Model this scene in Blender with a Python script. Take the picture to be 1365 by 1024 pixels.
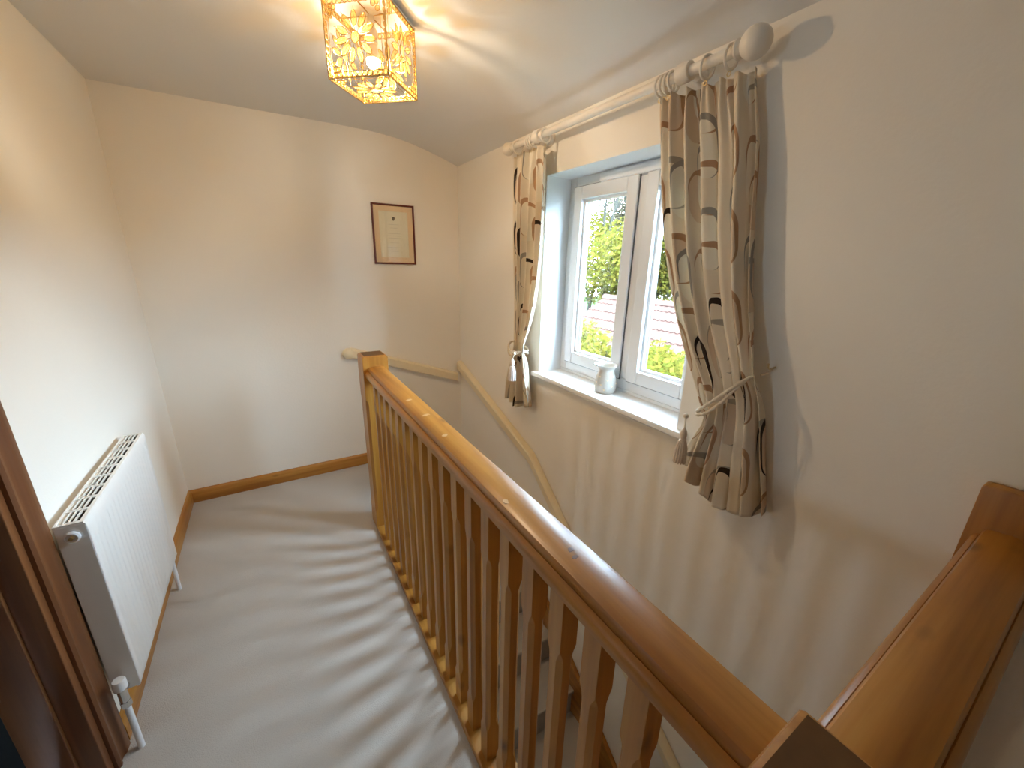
import bpy, bmesh, math, random
from mathutils import Vector, Matrix
random.seed(7)
PI = math.pi
for o in list(bpy.data.objects): bpy.data.objects.remove(o, do_unlink=True)
scene = bpy.context.scene
COL = scene.collection

# ------------------------------------------------------------------ camera
cam_d = bpy.data.cameras.new('camera'); cam = bpy.data.objects.new('camera', cam_d); COL.objects.link(cam)
cam_d.sensor_fit = 'HORIZONTAL'; cam_d.sensor_width = 36.0
cam_d.lens = 526.11 / 1365.0 * 36.0
cam_d.clip_start = 0.01; cam_d.clip_end = 200
Rm = Matrix(((0.85418064, 0.13445781, -0.50229128), (-0.51949641, 0.26216944, -0.81325928), (0.02233636, 0.95560885, 0.29379041)))
cam.matrix_world = Matrix.Translation((0, 0, 1.5)) @ Rm.to_4x4()
scene.camera = cam

# ------------------------------------------------------------------ world, light, exposure
scene.view_settings.view_transform = 'Standard'
scene.view_settings.look = 'None'
scene.view_settings.gamma = 1.0
scene.view_settings.use_curve_mapping = False
scene.view_settings.exposure = 0.70
scene.cycles.max_bounces = 24; scene.cycles.diffuse_bounces = 9; scene.cycles.transparent_max_bounces = 24
SKY_STRENGTH = 38.0
BULB_STRENGTH = 900.0
w = bpy.data.worlds.new('overcast_sky'); scene.world = w; w.use_nodes = True
bg = w.node_tree.nodes['Background']
bg.inputs[0].default_value = (0.57, 0.785, 1.0, 1); bg.inputs[1].default_value = SKY_STRENGTH
pd = bpy.data.lights.new('window_portal', 'AREA'); pd.shape = 'RECTANGLE'; pd.size = 1.02; pd.size_y = 0.94
pd.cycles.is_portal = True
po = bpy.data.objects.new('window_portal', pd); COL.objects.link(po)
po.location = (1.56, 1.33, 1.41); po.rotation_euler = (0, PI/2, 0)

pd2 = bpy.data.lights.new('bedroom_portal', 'AREA'); pd2.shape = 'RECTANGLE'; pd2.size = 0.36; pd2.size_y = 0.31
pd2.cycles.is_portal = True
po2 = bpy.data.objects.new('bedroom_portal', pd2); COL.objects.link(po2)
po2.location = (-2.90, 0.955, 1.44); po2.rotation_euler = (0, -PI/2, 0)

# ------------------------------------------------------------------ node helpers / materials
class NT:
    def __init__(s, name):
        s.m = bpy.data.materials.new(name); s.m.use_nodes = True
        s.t = s.m.node_tree; s.n = s.t.nodes; s.l = s.t.links
        s.b = s.n['Principled BSDF']; s.out = s.n['Material Output']
    def new(s, typ, **kw):
        nd = s.n.new(typ)
        for k, v in kw.items(): setattr(nd, k, v)
        return nd
    def put(s, sock, v):
        if isinstance(v, bpy.types.NodeSocket): s.l.new(v, sock)
        elif v is not None: sock.default_value = v
    def math(s, op, a, b=None, c=None, clamp=False):
        nd = s.new('ShaderNodeMath', operation=op, use_clamp=clamp)
        s.put(nd.inputs[0], a)
        if b is not None: s.put(nd.inputs[1], b)
        if c is not None: s.put(nd.inputs[2], c)
        return nd.outputs[0]
    def mix(s, f, a, b):
        nd = s.new('ShaderNodeMix', data_type='RGBA')
        s.put(nd.inputs[0], f)
        s.put(nd.inputs[6], a if isinstance(a, bpy.types.NodeSocket) else (*a, 1))
        s.put(nd.inputs[7], b if isinstance(b, bpy.types.NodeSocket) else (*b, 1))
        return nd.outputs[2]
    def noise(s, vec, scale, detail=3, rough=0.5):
        nd = s.new('ShaderNodeTexNoise'); s.put(nd.inputs['Vector'], vec)
        nd.inputs['Scale'].default_value = scale; nd.inputs['Detail'].default_value = detail; nd.inputs['Roughness'].default_value = rough
        return nd.outputs['Fac']
    def obj(s): return s.new('ShaderNodeTexCoord').outputs['Object']
    def mapping(s, vec, scale=(1,1,1), loc=None):
        nd = s.new('ShaderNodeMapping'); s.put(nd.inputs['Vector'], vec); nd.inputs['Scale'].default_value = scale
        if loc is not None: s.put(nd.inputs['Location'], loc)
        return nd.outputs[0]
    def ramp(s, f, stops):
        nd = s.new('ShaderNodeValToRGB'); s.put(nd.inputs[0], f)
        e = nd.color_ramp.elements
        while len(e) < len(stops): e.new(0.5)
        for k, (p, c) in enumerate(stops): e[k].position = p; e[k].color = (*c, 1)
        return nd.outputs[0]
    def bump(s, h, strength=0.2, dist=0.01):
        nd = s.new('ShaderNodeBump'); s.put(nd.inputs['Height'], h)
        nd.inputs['Strength'].default_value = strength; nd.inputs['Distance'].default_value = dist
        s.l.new(nd.outputs[0], s.b.inputs['Normal'])
    def base(s, c): s.put(s.b.inputs['Base Color'], c if isinstance(c, bpy.types.NodeSocket) else (*c, 1))
    def set(s, **kw):
        for k, v in kw.items(): s.put(s.b.inputs[k.replace('_', ' ')], v)
        return s

M = {}
def plain(name, col, rough=0.5, var=0.06, nscale=8, metal=0, bump=0.0, bscale=200, spec=None):
    t = NT(name); v = t.obj()
    dk = tuple(c*(1-var) for c in col); lt = tuple(min(1, c*(1+var)) for c in col)
    t.base(t.mix(t.noise(v, nscale), dk, lt)); t.set(Roughness=rough, Metallic=metal)
    if spec is not None: t.b.inputs['Specular IOR Level'].default_value = spec
    if bump: t.bump(t.noise(v, bscale, 2), bump, 0.002)
    M[name] = t.m
    return t.m

plain('wall_paint', (0.87, 0.82, 0.74), 0.75, 0.02, 2.5, bump=0.25, bscale=90, spec=0.25)
plain('ceiling_paint', (0.75, 0.73, 0.70), 0.85, 0.02, 2, bump=0.2, bscale=70, spec=0.2)
plain('outside_render', (0.6, 0.55, 0.5), 0.9)
plain('white_upvc', (0.78, 0.79, 0.80), 0.25, 0.01)
plain('sill_paint', (0.76, 0.75, 0.73), 0.3, 0.02)
plain('cream_gloss', (0.83, 0.71, 0.49), 0.28, 0.03, 5)
plain('pole_paint', (0.82, 0.77, 0.69), 0.3, 0.02, 6)
plain('radiator_enamel', (0.84, 0.82, 0.78), 0.3, 0.02, 4)
plain('radiator_shade', (0.10, 0.095, 0.09), 0.7)  # shade behind the grille slots, put into the colour of the fins
plain('white_plastic', (0.80, 0.80, 0.80), 0.35, 0.02)
plain('chrome', (0.72, 0.72, 0.72), 0.18, 0.02, metal=1)
plain('brass', (0.70, 0.55, 0.30), 0.3, 0.05, metal=1)
plain('rope_cream', (0.74, 0.64, 0.50), 0.8, 0.12, 120)
plain('tassel_cream', (0.66, 0.55, 0.44), 0.8, 0.14, 150)
plain('tassel_pale', (0.78, 0.70, 0.66), 0.8, 0.10, 150)
plain('ceramic', (0.66, 0.63, 0.57), 0.18, 0.02, 10)
plain('ceramic_hole', (0.95, 0.80, 0.55), 0.6, 0.05)
plain('frame_red', (0.13, 0.022, 0.015), 0.35, 0.2, 40)
plain('mat_card', (0.78, 0.60, 0.38), 0.8, 0.03)
plain('paper', (0.76, 0.71, 0.55), 0.7, 0.04, 12)
plain('print_ink', (0.09, 0.07, 0.05), 0.7)
plain('print_faint', (0.58, 0.53, 0.40), 0.7)
plain('reveal_daylight', (0.80, 0.81, 0.82), 0.5, 0.01, 3)  # cooler than the wall paint: daylight on the reveals put into the colour
plain('rubber_spacer', (0.05, 0.075, 0.11), 0.5)
plain('gasket', (0.12, 0.12, 0.13), 0.6)
plain('roof_tile', (0.052, 0.0285, 0.0225), 0.95, 0.28, 3.0, bump=0.4, bscale=60, spec=0)
plain('brick', (0.12, 0.06, 0.04), 0.9, 0.2, 12)
plain('bark', (0.03, 0.027, 0.022), 0.9, 0.25, 14, spec=0)
plain('pale_bark', (0.03, 0.027, 0.022), 0.9, 0.2, 14, spec=0)
plain('grass', (0.03, 0.04, 0.02), 0.95, 0.3, 2, spec=0)
plain('added_hedge_core', (0.018, 0.028, 0.010), 0.95, 0.3, 5)
plain('wire_gold', (0.55, 0.38, 0.16), 0.3, 0.05, metal=1)
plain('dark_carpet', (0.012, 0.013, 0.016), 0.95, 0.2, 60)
plain('newel_cap', (0.13, 0.062, 0.020), 0.6, 0.25, 45, spec=0.2)
plain('dark_mark', (0.20, 0.12, 0.08), 0.5, 0.2, 60)
plain('wear_mark', (0.60, 0.38, 0.19), 0.5, 0.1, 60)

def leafmat(name, c1, c2):
    t = NT(name)
    r = t.new('ShaderNodeNewGeometry').outputs['Random Per Island']
    t.base(t.mix(r, c1, c2)); t.set(Roughness=0.8); t.b.inputs['Specular IOR Level'].default_value = 0.0
    tr = t.new('ShaderNodeBsdfTranslucent'); t.l.new(t.mix(r, c1, c2), tr.inputs[0])
    mx = t.new('ShaderNodeMixShader'); mx.inputs[0].default_value = 0.4
    t.l.new(t.b.outputs[0], mx.inputs[1]); t.l.new(tr.outputs[0], mx.inputs[2]); t.l.new(mx.outputs[0], t.out.inputs[0])
    M[name] = t.m
leafmat('leaf_lime', (0.046, 0.048, 0.008), (0.092, 0.070, 0.012))
leafmat('leaf_green', (0.022, 0.030, 0.008), (0.040, 0.042, 0.014))
leafmat('leaf_pale', (0.050, 0.043, 0.026), (0.075, 0.060, 0.036))

def pine(name, axis, c=((0.255, 0.090, 0.010), (0.42, 0.175, 0.024), (0.52, 0.250, 0.047)), rough=0.3):
    t = NT(name)
    rnd = t.new('ShaderNodeObjectInfo').outputs['Random']
    off = t.new('ShaderNodeCombineXYZ')
    for k in range(3): t.put(off.inputs[k], t.math('MULTIPLY', rnd, 17.3 + 5*k))
    sc = [26, 26, 26]; sc[axis] = 1.3
    v0 = t.obj()
    v = t.mapping(v0, tuple(sc), off.outputs[0])
    n1 = t.noise(v, 1.0, 4, 0.55)
    sc2 = [160, 160, 160]; sc2[axis] = 4
    n2 = t.noise(t.mapping(v0, tuple(sc2), off.outputs[0]), 1.0, 2)
    col = t.ramp(n1, [(0.28, c[0]), (0.5, c[1]), (0.72, c[2])])
    col = t.mix(t.math('MULTIPLY', n2, 0.25), col, c[0])
    # knots
    sk = [9, 9, 9]; sk[axis] = 4.2
    vo = t.new('ShaderNodeTexVoronoi'); t.put(vo.inputs['Vector'], t.mapping(v0, tuple(sk), off.outputs[0]))
    vo.inputs['Scale'].default_value = 1.0
    kd = t.math('SUBTRACT', 1.0, t.math('MULTIPLY', vo.outputs['Distance'], 7.0), clamp=True)
    col = t.mix(t.math('MULTIPLY', kd, 0.9, clamp=True), col, (0.085, 0.03, 0.008))
    t.base(col)
    t.put(t.b.inputs['Roughness'], t.math('ADD', rough, t.math('MULTIPLY', n2, 0.12)))
    t.b.inputs['Coat Weight'].default_value = 0.15; t.b.inputs['Coat Roughness'].default_value = 0.22
    t.bump(n2, 0.08, 0.002)
    M[name] = t.m
pine('pine_x', 0); pine('pine_y', 1); pine('pine_z', 2)
RED = ((0.10, 0.030, 0.008), (0.17, 0.058, 0.014), (0.24, 0.09, 0.024))  # darker and redder than the banister pine
pine('door_wood', 2, RED, 0.4)
pine('door_wood_y', 1, RED, 0.4)

t = NT('carpet'); v = t.obj()
a = t.noise(v, 3.2, 3); b = t.noise(v, 420, 2)
c = t.mix(a, (0.48, 0.44, 0.395), (0.60, 0.555, 0.505))
c = t.mix(t.math('MULTIPLY', b, 0.5), c, (0.37, 0.335, 0.30))
t.base(c); t.set(Roughness=0.95); t.b.inputs['Specular IOR Level'].default_value = 0.1
t.b.inputs['Sheen Weight'].default_value = 0.2
t.bump(b, 0.6, 0.004); M['carpet'] = t.m

t = NT('window_glass')
gl = t.new('ShaderNodeBsdfGlossy'); gl.inputs['Roughness'].default_value = 0.0
tr = t.new('ShaderNodeBsdfTransparent'); tr.inputs[0].default_value = (0.96, 0.98, 0.98, 1)
lw = t.new('ShaderNodeLayerWeight'); lw.inputs[0].default_value = 0.5
fr = t.math('ADD', 0.03, t.math('MULTIPLY', t.math('POWER', lw.outputs['Facing'], 5.0), 0.95))
mx = t.new('ShaderNodeMixShader'); t.l.new(fr, mx.inputs[0]); t.l.new(tr.outputs[0], mx.inputs[1]); t.l.new(gl.outputs[0], mx.inputs[2])
t.l.new(mx.outputs[0], t.out.inputs[0]); M['window_glass'] = t.m

t = NT('picture_glass')
gl = t.new('ShaderNodeBsdfGlossy'); gl.inputs['Roughness'].default_value = 0.02
tr = t.new('ShaderNodeBsdfTransparent')
lw = t.new('ShaderNodeLayerWeight'); lw.inputs[0].default_value = 0.5
fr = t.math('ADD', 0.03, t.math('MULTIPLY', t.math('POWER', lw.outputs['Facing'], 5.0), 0.95))
mx = t.new('ShaderNodeMixShader'); t.l.new(fr, mx.inputs[0]); t.l.new(tr.outputs[0], mx.inputs[1]); t.l.new(gl.outputs[0], mx.inputs[2])
t.l.new(mx.outputs[0], t.out.inputs[0]); M['picture_glass'] = t.m

t = NT('crystal')
t.base((0.95, 0.70, 0.32)); t.set(Roughness=0.12); t.b.inputs['Coat Weight'].default_value = 0.5
tl = t.new('ShaderNodeBsdfTranslucent'); tl.inputs[0].default_value = (1.0, 0.74, 0.34, 1)
tp = t.new('ShaderNodeBsdfTransparent'); tp.inputs[0].default_value = (1.0, 0.86, 0.60, 1)
m1 = t.new('ShaderNodeMixShader'); m1.inputs[0].default_value = 0.6
m2 = t.new('ShaderNodeMixShader'); m2.inputs[0].default_value = 0.90
t.l.new(t.b.outputs[0], m1.inputs[1]); t.l.new(tl.outputs[0], m1.inputs[2])
t.l.new(m1.outputs[0], m2.inputs[1]); t.l.new(tp.outputs[0], m2.inputs[2]); t.l.new(m2.outputs[0], t.out.inputs[0])
M['crystal'] = t.m

t = NT('lit_bulb'); em = t.new('ShaderNodeEmission'); em.inputs[0].default_value = (1.0, 0.79, 0.54, 1); em.inputs[1].default_value = BULB_STRENGTH
t.l.new(em.outputs[0], t.out.inputs[0]); M['lit_bulb'] = t.m

def curtain_mat():
    t = NT('curtain_print')
    uv = t.new('ShaderNodeUVMap').outputs[0]
    sp = t.new('ShaderNodeSeparateXYZ'); t.put(sp.inputs[0], uv); U, V = sp.outputs[0], sp.outputs[1]
    def layer(sx, sy, ox, oy, bx, by, r, wd, seed):
        px = t.math('ADD', t.math('MULTIPLY', U, 1/sx), ox)
        col = t.math('FLOOR', px)
        wc = t.new('ShaderNodeTexWhiteNoise', noise_dimensions='1D'); t.put(wc.inputs['W'], t.math('ADD', col, seed*7.3))
        py = t.math('ADD', t.math('MULTIPLY', V, 1/sy), t.math('ADD', oy, wc.outputs['Value']))
        row = t.math('FLOOR', py)
        fx = t.math('MULTIPLY', t.math('SUBTRACT', t.math('FRACT', px), 0.5), sx)
        fy = t.math('MULTIPLY', t.math('SUBTRACT', t.math('FRACT', py), 0.5), sy)
        qx = t.math('MAXIMUM', t.math('SUBTRACT', t.math('ABSOLUTE', fx), bx - r), 0.0)
        qy = t.math('MAXIMUM', t.math('SUBTRACT', t.math('ABSOLUTE', fy), by - r), 0.0)
        d = t.math('SUBTRACT', t.math('SQRT', t.math('ADD', t.math('MULTIPLY', qx, qx), t.math('MULTIPLY', qy, qy))), r)
        cv = t.new('ShaderNodeCombineXYZ'); t.put(cv.inputs[0], t.math('ADD', col, seed)); t.put(cv.inputs[1], row)
        wn = t.new('ShaderNodeTexWhiteNoise', noise_dimensions='2D'); t.put(wn.inputs['Vector'], cv.outputs[0])
        # stroke thickness varies round the shape
        wv = t.math('ADD', wd, t.math('MULTIPLY', t.math('ADD', fx, fy), wd*13))
        line = t.math('LESS_THAN', t.math('ABSOLUTE', d), wv)
        inside = t.math('LESS_THAN', d, 0.0)
        return line, inside, wn.outputs['Value']
    base = (0.83, 0.74, 0.60)
    l1, i1, w1 = layer(0.215, 0.270, 0.1, 0.35, 0.060, 0.088, 0.050, 0.0045, 3)
    l2, i2, w2 = layer(0.250, 0.235, 0.6, 0.10, 0.082, 0.074, 0.050, 0.0042, 11)
    c = t.mix(t.math('MULTIPLY', i2, t.math('GREATER_THAN', w2, 0.45)), base, (0.73, 0.59, 0.44))
    c = t.mix(t.math('MULTIPLY', i1, t.math('GREATER_THAN', w1, 0.4)), c, (0.87, 0.81, 0.69))
    c2 = t.ramp(w2, [(0.0, (0.44, 0.25, 0.13)), (0.40, (0.40, 0.36, 0.30)), (0.75, (0.46, 0.27, 0.14))])
    for n in t.n:
        if n.type == 'VALTORGB': n.color_ramp.interpolation = 'CONSTANT'
    c = t.mix(t.math('MULTIPLY', l2, 0.9), c, c2)
    c1 = t.ramp(w1, [(0.0, (0.05, 0.033, 0.024)), (0.36, (0.36, 0.33, 0.29)), (0.66, (0.50, 0.31, 0.19))])
    for n in t.n:
        if n.type == 'VALTORGB': n.color_ramp.interpolation = 'CONSTANT'
    c = t.mix(l1, c, c1)
    v = t.obj()
    t.base(c); t.set(Roughness=0.85); t.b.inputs['Specular IOR Level'].default_value = 0.15
    t.bump(t.noise(v, 600, 2), 0.15, 0.001)
    tl = t.new('ShaderNodeBsdfTranslucent'); t.l.new(c, tl.inputs[0])
    mx = t.new('ShaderNodeMixShader'); mx.inputs[0].default_value = 0.22
    t.l.new(t.b.outputs[0], mx.inputs[1]); t.l.new(tl.outputs[0], mx.inputs[2]); t.l.new(mx.outputs[0], t.out.inputs[0])
    M['curtain_print'] = t.m
curtain_mat()

# ------------------------------------------------------------------ mesh helpers
class MB:
    def __init__(s): s.v = []; s.f = []; s.uv = None
    def add(s, vs, fs):
        n = len(s.v); s.v += [tuple(p) for p in vs]; s.f += [tuple(i+n for i in f) for f in fs]; return s
    def box(s, x0, x1, y0, y1, z0, z1):
        return s.add([(x0,y0,z0),(x1,y0,z0),(x1,y1,z0),(x0,y1,z0),(x0,y0,z1),(x1,y0,z1),(x1,y1,z1),(x0,y1,z1)],
                     [(0,3,2,1),(4,5,6,7),(0,1,5,4),(1,2,6,5),(2,3,7,6),(3,0,4,7)])
    def loops(s, rings, caps=True, closed=True):
        n = len(rings[0]); vs = [p for r in rings for p in r]; fs = []
        for i in range(len(rings)-1):
            for j in range(n if closed else n-1):
                k = (j+1) % n
                fs.append((i*n+j, i*n+k, (i+1)*n+k, (i+1)*n+j))
        if caps and closed:
            fs.append(tuple(reversed(range(n)))); fs.append(tuple((len(rings)-1)*n + j for j in range(n)))
        return s.add(vs, fs)
    def tube(s, pts, r, n=8, caps=True):
        pts = [Vector(p) for p in pts]; rr = r if isinstance(r, (list, tuple)) else [r]*len(pts)
        rings = []; up = None
        for i, p in enumerate(pts):
            d = (pts[min(i+1, len(pts)-1)] - pts[max(i-1, 0)]).normalized()
            if up is None: up = Vector((0,0,1)) if abs(d.z) < 0.9 else Vector((1,0,0))
            a = d.cross(up).normalized(); bb = a.cross(d).normalized(); up = bb
            rings.append([p + (a*math.cos(2*PI*k/n) + bb*math.sin(2*PI*k/n))*rr[i] for k in range(n)])
        return s.loops(rings, caps)
    def torus(s, c, axis, R, r, n=20, m=8):
        c = Vector(c); ax = Vector(axis).normalized(); u = ax.orthogonal().normalized(); w_ = ax.cross(u)
        vs, fs = [], []
        for i in range(n):
            a = 2*PI*i/n; d = u*math.cos(a) + w_*math.sin(a)
            for j in range(m):
                q = 2*PI*j/m; vs.append(c + d*(R + r*math.cos(q)) + ax*(r*math.sin(q)))
        for i in range(n):
            for j in range(m):
                fs.append((i*m+j, ((i+1)%n)*m+j, ((i+1)%n)*m+(j+1)%m, i*m+(j+1)%m))
        return s.add(vs, fs)
    def lathe(s, c, prof, n=24, axis='z'):
        c = Vector(c); rings = []
        for r, h in prof:
            ring = []
            for k in range(n):
                a = 2*PI*k/n; x, y = r*math.cos(a), r*math.sin(a)
                ring.append(c + (Vector((x,y,h)) if axis == 'z' else Vector((h,x,y)) if axis == 'x' else Vector((y,h,x))))
            rings.append(ring)
        return s.loops(rings, True)
    def ball(s, c, rx, ry=None, rz=None, n=16, m=10):
        ry = ry or rx; rz = rz or rx
        prof = [(max(1e-4, math.sin(PI*i/m)), -math.cos(PI*i/m)) for i in range(m+1)]
        rings = [[(c[0]+rx*r*math.cos(2*PI*k/n), c[1]+ry*r*math.sin(2*PI*k/n), c[2]+rz*h) for k in range(n)] for r, h in prof]
        return s.loops(rings, True)
    def extr(s, prof, p0, p1, side, up=(0,0,1)):
        """profile (a,b) in (side,up) axes swept p0->p1"""
        side = Vector(side); up = Vector(up); p0 = Vector(p0); p1 = Vector(p1)
        return s.loops([[p0 + side*a + up*b for a, b in prof], [p1 + side*a + up*b for a, b in prof]])

def wloc(o):
    l = Vector((0,0,0))
    while o: l += o.location; o = o.parent
    return l
def build(name, mb, mat, parent=None, origin=None, bev=0, smooth=None, seg=2):
    """one mesh object; mb is in world coordinates, origin = where the object sits"""
    if origin is None:
        if parent: origin = wloc(parent)
        else:
            xs = list(zip(*mb.v)); origin = Vector(((min(xs[0])+max(xs[0]))/2, (min(xs[1])+max(xs[1]))/2, min(xs[2])))
    origin = Vector(origin)
    me = bpy.data.meshes.new(name); me.from_pydata([tuple(Vector(p)-origin) for p in mb.v], [], mb.f)
    bm = bmesh.new(); bm.from_mesh(me)
    bmesh.ops.recalc_face_normals(bm, faces=bm.faces)
    if bev: bmesh.ops.bevel(bm, geom=[e for e in bm.edges if len(e.link_faces) == 2 and e.calc_face_angle(0) > 0.5], offset=bev, segments=seg, affect='EDGES', profile=0.5, clamp_overlap=True)
    bm.to_mesh(me); bm.free()
    if mb.uv:
        ul = me.uv_layers.new(name='UVMap')
        for lp in me.loops: ul.data[lp.index].uv = mb.uv[lp.vertex_index]
    if smooth is not None:
        for p in me.polygons: p.use_smooth = True
        me.set_sharp_from_angle(angle=math.radians(smooth))
    me.materials.append(M[mat])
    o = bpy.data.objects.new(name, me); COL.objects.link(o)
    if parent: o.parent = parent; o.location = origin - wloc(parent)
    else: o.location = origin
    return o
def tag(o, label, cat=None, group=None, kind=None):
    o['label'] = label
    if cat: o['category'] = cat
    if group: o['group'] = group
    if kind: o['kind'] = kind
    return o
def thing(name, loc, label, cat, group=None, kind=None):
    o = bpy.data.objects.new(name, None); COL.objects.link(o); o.location = loc; o.empty_display_size = 0.05
    return tag(o, label, cat, group, kind)
def copy(o, parent, loc):
    c = o.copy(); COL.objects.link(c); c.parent = parent; c.location = loc; return c
def bx(*a): return MB().box(*a)

# ------------------------------------------------------------------ room shell
XL, XR, YF, YN = -0.585, 1.29, 2.90, -3.2
ZC, ZW, ZB = 2.275, 2.15, -2.6
OY0, OY1, OZ0, OZ1 = 0.865, 1.80, 0.885, 1.925          # window opening
def struct(name, mb, mat, label, cat, **k):
    return tag(build(name, mb, mat, **k), label, cat, kind='structure')

fl = MB()
fl.box(XL-0.1, 0.47, YN, YF, -0.22, 0).box(0.47, 0.505, 2.04, YF, -0.22, 0).box(0.47, XR, YN, 0.09, -0.22, 0)
struct('floor', fl, 'carpet', 'grey-brown carpet of the upstairs landing', 'carpet floor')
struct('floor_downstairs', bx(XL, XR, YN, YF, ZB-0.1, ZB), 'carpet', 'carpeted hall floor at the foot of the stairs', 'carpet floor')
struct('wall_far', bx(XL-0.12, XR+0.28, YF, YF+0.15, ZB, ZC+0.1), 'wall_paint', 'cream wall at the far end of the landing with the framed picture', 'wall')
DY0, DY1, DZ = 0.44, 1.29, 2.0
wl = MB(); wl.box(XL-0.12, XL, DY1, YF, -0.22, ZC+0.1).box(XL-0.12, XL, YN, DY0, -0.22, ZC+0.1).box(XL-0.12, XL, DY0, DY1, DZ, ZC+0.1)
struct('wall_left', wl, 'wall_paint', 'white wall on the left behind the radiator', 'wall')
wr = MB(); X2 = XR+0.235
wr.box(XR, X2, YN, OY0, ZB, ZC+0.1).box(XR, X2, OY1, YF, ZB, ZC+0.1).box(XR, X2, OY0, OY1, ZB, OZ0-0.025).box(XR, X2, OY0, OY1, OZ1, ZC+0.1)
struct('wall_right', wr, 'wall_paint', 'cream wall on the right around the window and curtains', 'wall')
struct('wall_near', bx(XL-0.12, XR+0.28, YN-0.15, YN, ZB, ZC+0.1), 'wall_paint', 'cream wall behind the viewer', 'wall')
# wall carrying the landing beside the stairs
wi = MB(); wi.box(0.40, 0.465, 0.09, 2.035, ZB, -0.22)
struct('wall_stair', wi, 'wall_paint', 'wall under the landing edge on the open side of the stairs', 'wall')
struct('wall_downstairs', bx(XL-0.12, XL, YN, YF, ZB, -0.22), 'wall_paint', 'hall wall far below the landing', 'wall')
# ceiling: flat, then easing down to the right-hand wall
prof = [(XL-0.1, ZC), (0.55, ZC), (0.72, ZC-0.004), (0.85, ZC-0.016), (0.95, ZC-0.032), (1.05, ZC-0.056), (1.15, ZC-0.084), (1.24, ZC-0.111), (XR, ZW-0.004)]
ring = [(x, z) for x, z in prof] + [(XR, ZC+0.12), (XL-0.1, ZC+0.12)]
cm = MB().loops([[(x, YN, z) for x, z in ring], [(x, YF, z) for x, z in ring]])
struct('ceiling', cm, 'ceiling_paint', 'off-white ceiling sloping down above the window wall', 'ceiling', smooth=25)
# dark bedroom behind the doorway
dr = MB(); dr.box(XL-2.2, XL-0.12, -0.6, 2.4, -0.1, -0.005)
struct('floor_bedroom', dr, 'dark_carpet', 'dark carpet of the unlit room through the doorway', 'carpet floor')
BX = XL-2.2; W2Y0, W2Y1, W2Z0, W2Z1 = 0.80, 1.11, 1.26, 1.62
bw = MB(); bw.box(BX-0.1, BX, -0.6, W2Y0, -0.1, ZC).box(BX-0.1, BX, W2Y1, 2.4, -0.1, ZC).box(BX-0.1, BX, W2Y0, W2Y1, -0.1, W2Z0).box(BX-0.1, BX, W2Y0, W2Y1, W2Z1, ZC).box(XL-2.2, XL-0.12, -0.7, -0.6, -0.1, ZC).box(XL-2.2, XL-0.12, 2.4, 2.5, -0.1, ZC).box(XL-2.3, XL-0.12, -0.7, 2.5, ZC, ZC+0.1)
struct('wall_bedroom', bw, 'wall_paint', 'walls of the unlit room through the doorway', 'wall')

w2 = thing('window_2', (BX-0.05, (W2Y0+W2Y1)/2, W2Z0), 'narrow white window of the room on the left', 'window', kind='structure')
m2_ = MB()
for y0, y1, z0, z1 in ((W2Y0, W2Y0+0.04, W2Z0, W2Z1), (W2Y1-0.04, W2Y1, W2Z0, W2Z1), (W2Y0+0.04, W2Y1-0.04, W2Z0, W2Z0+0.04), (W2Y0+0.04, W2Y1-0.04, W2Z1-0.04, W2Z1)): m2_.box(BX-0.08, BX-0.03, y0, y1, z0, z1)
build('frame', m2_, 'white_upvc', w2, bev=0.003)
build('pane', bx(BX-0.056, BX-0.052, W2Y0+0.04, W2Y1-0.04, W2Z0+0.04, W2Z1-0.04), 'window_glass', w2)
# skirting boards (pine) with a rounded top
sk = [(0, 0), (0.018, 0), (0.018, 0.062), (0.014, 0.074), (0.006, 0.082), (0, 0.084)]
struct('baseboard_far', MB().extr(sk, (XL, YF, 0), (0.505, YF, 0), (0, -1, 0)), 'pine_x', 'pine skirting board along the far wall', 'skirting board', smooth=40)
struct('baseboard_left', MB().extr(sk, (XL, 1.375, 0), (XL, YF, 0), (1, 0, 0)), 'pine_y', 'pine skirting board below the radiator', 'skirting board', smooth=40)
struct('baseboard_right', MB().extr(sk, (XR, YN, 0), (XR, -0.03, 0), (-1, 0, 0)), 'pine_y', 'pine skirting board behind the short banister', 'skirting board', smooth=40)

# doorway on the left
d = thing('door_1', (XL, (DY0+DY1)/2, 0), 'dark red-brown wooden door frame at the lower left edge', 'door frame', kind='structure')
arch = [(0, 0), (0.085, 0), (0.085, 0.010), (0.078, 0.016), (0.070, 0.016), (0.066, 0.011), (0.048, 0.013), (0.040, 0.019), (0.012, 0.021), (0.004, 0.017), (0, 0.012)]
# outer edge first: a = distance from outer edge towards the opening
build('architrave', MB().loops([[(XL+b, DY1+0.085-a, 0) for a, b in arch], [(XL+b, DY1+0.085-a, DZ+0.085) for a, b in arch]]), 'door_wood', d, smooth=35)
build('architrave', MB().loops([[(XL+b, DY0-0.085+a, 0) for a, b in arch], [(XL+b, DY0-0.085+a, DZ+0.085) for a, b in arch]]), 'door_wood', d, smooth=35)
build('architrave', MB().loops([[(XL+b, DY0, DZ+0.085-a) for a, b in arch], [(XL+b, DY1, DZ+0.085-a) for a, b in arch]]), 'door_wood_y', d, smooth=35)
build('lining', bx(XL-0.125, XL+0.002, DY1-0.030, DY1, 0, DZ), 'door_wood', d, bev=0.002)
build('lining', bx(XL-0.125, XL+0.002, DY0, DY0+0.030, 0, DZ), 'door_wood', d, bev=0.002)
build('lining', bx(XL-0.125, XL+0.002, DY0+0.03, DY1-0.03, DZ-0.03, DZ), 'door_wood_y', d, bev=0.002)
build('door_stop', bx(XL-0.125, XL-0.045, DY1-0.042, DY1-0.030, 0, DZ-0.03), 'door_wood', d, bev=0.002)
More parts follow.
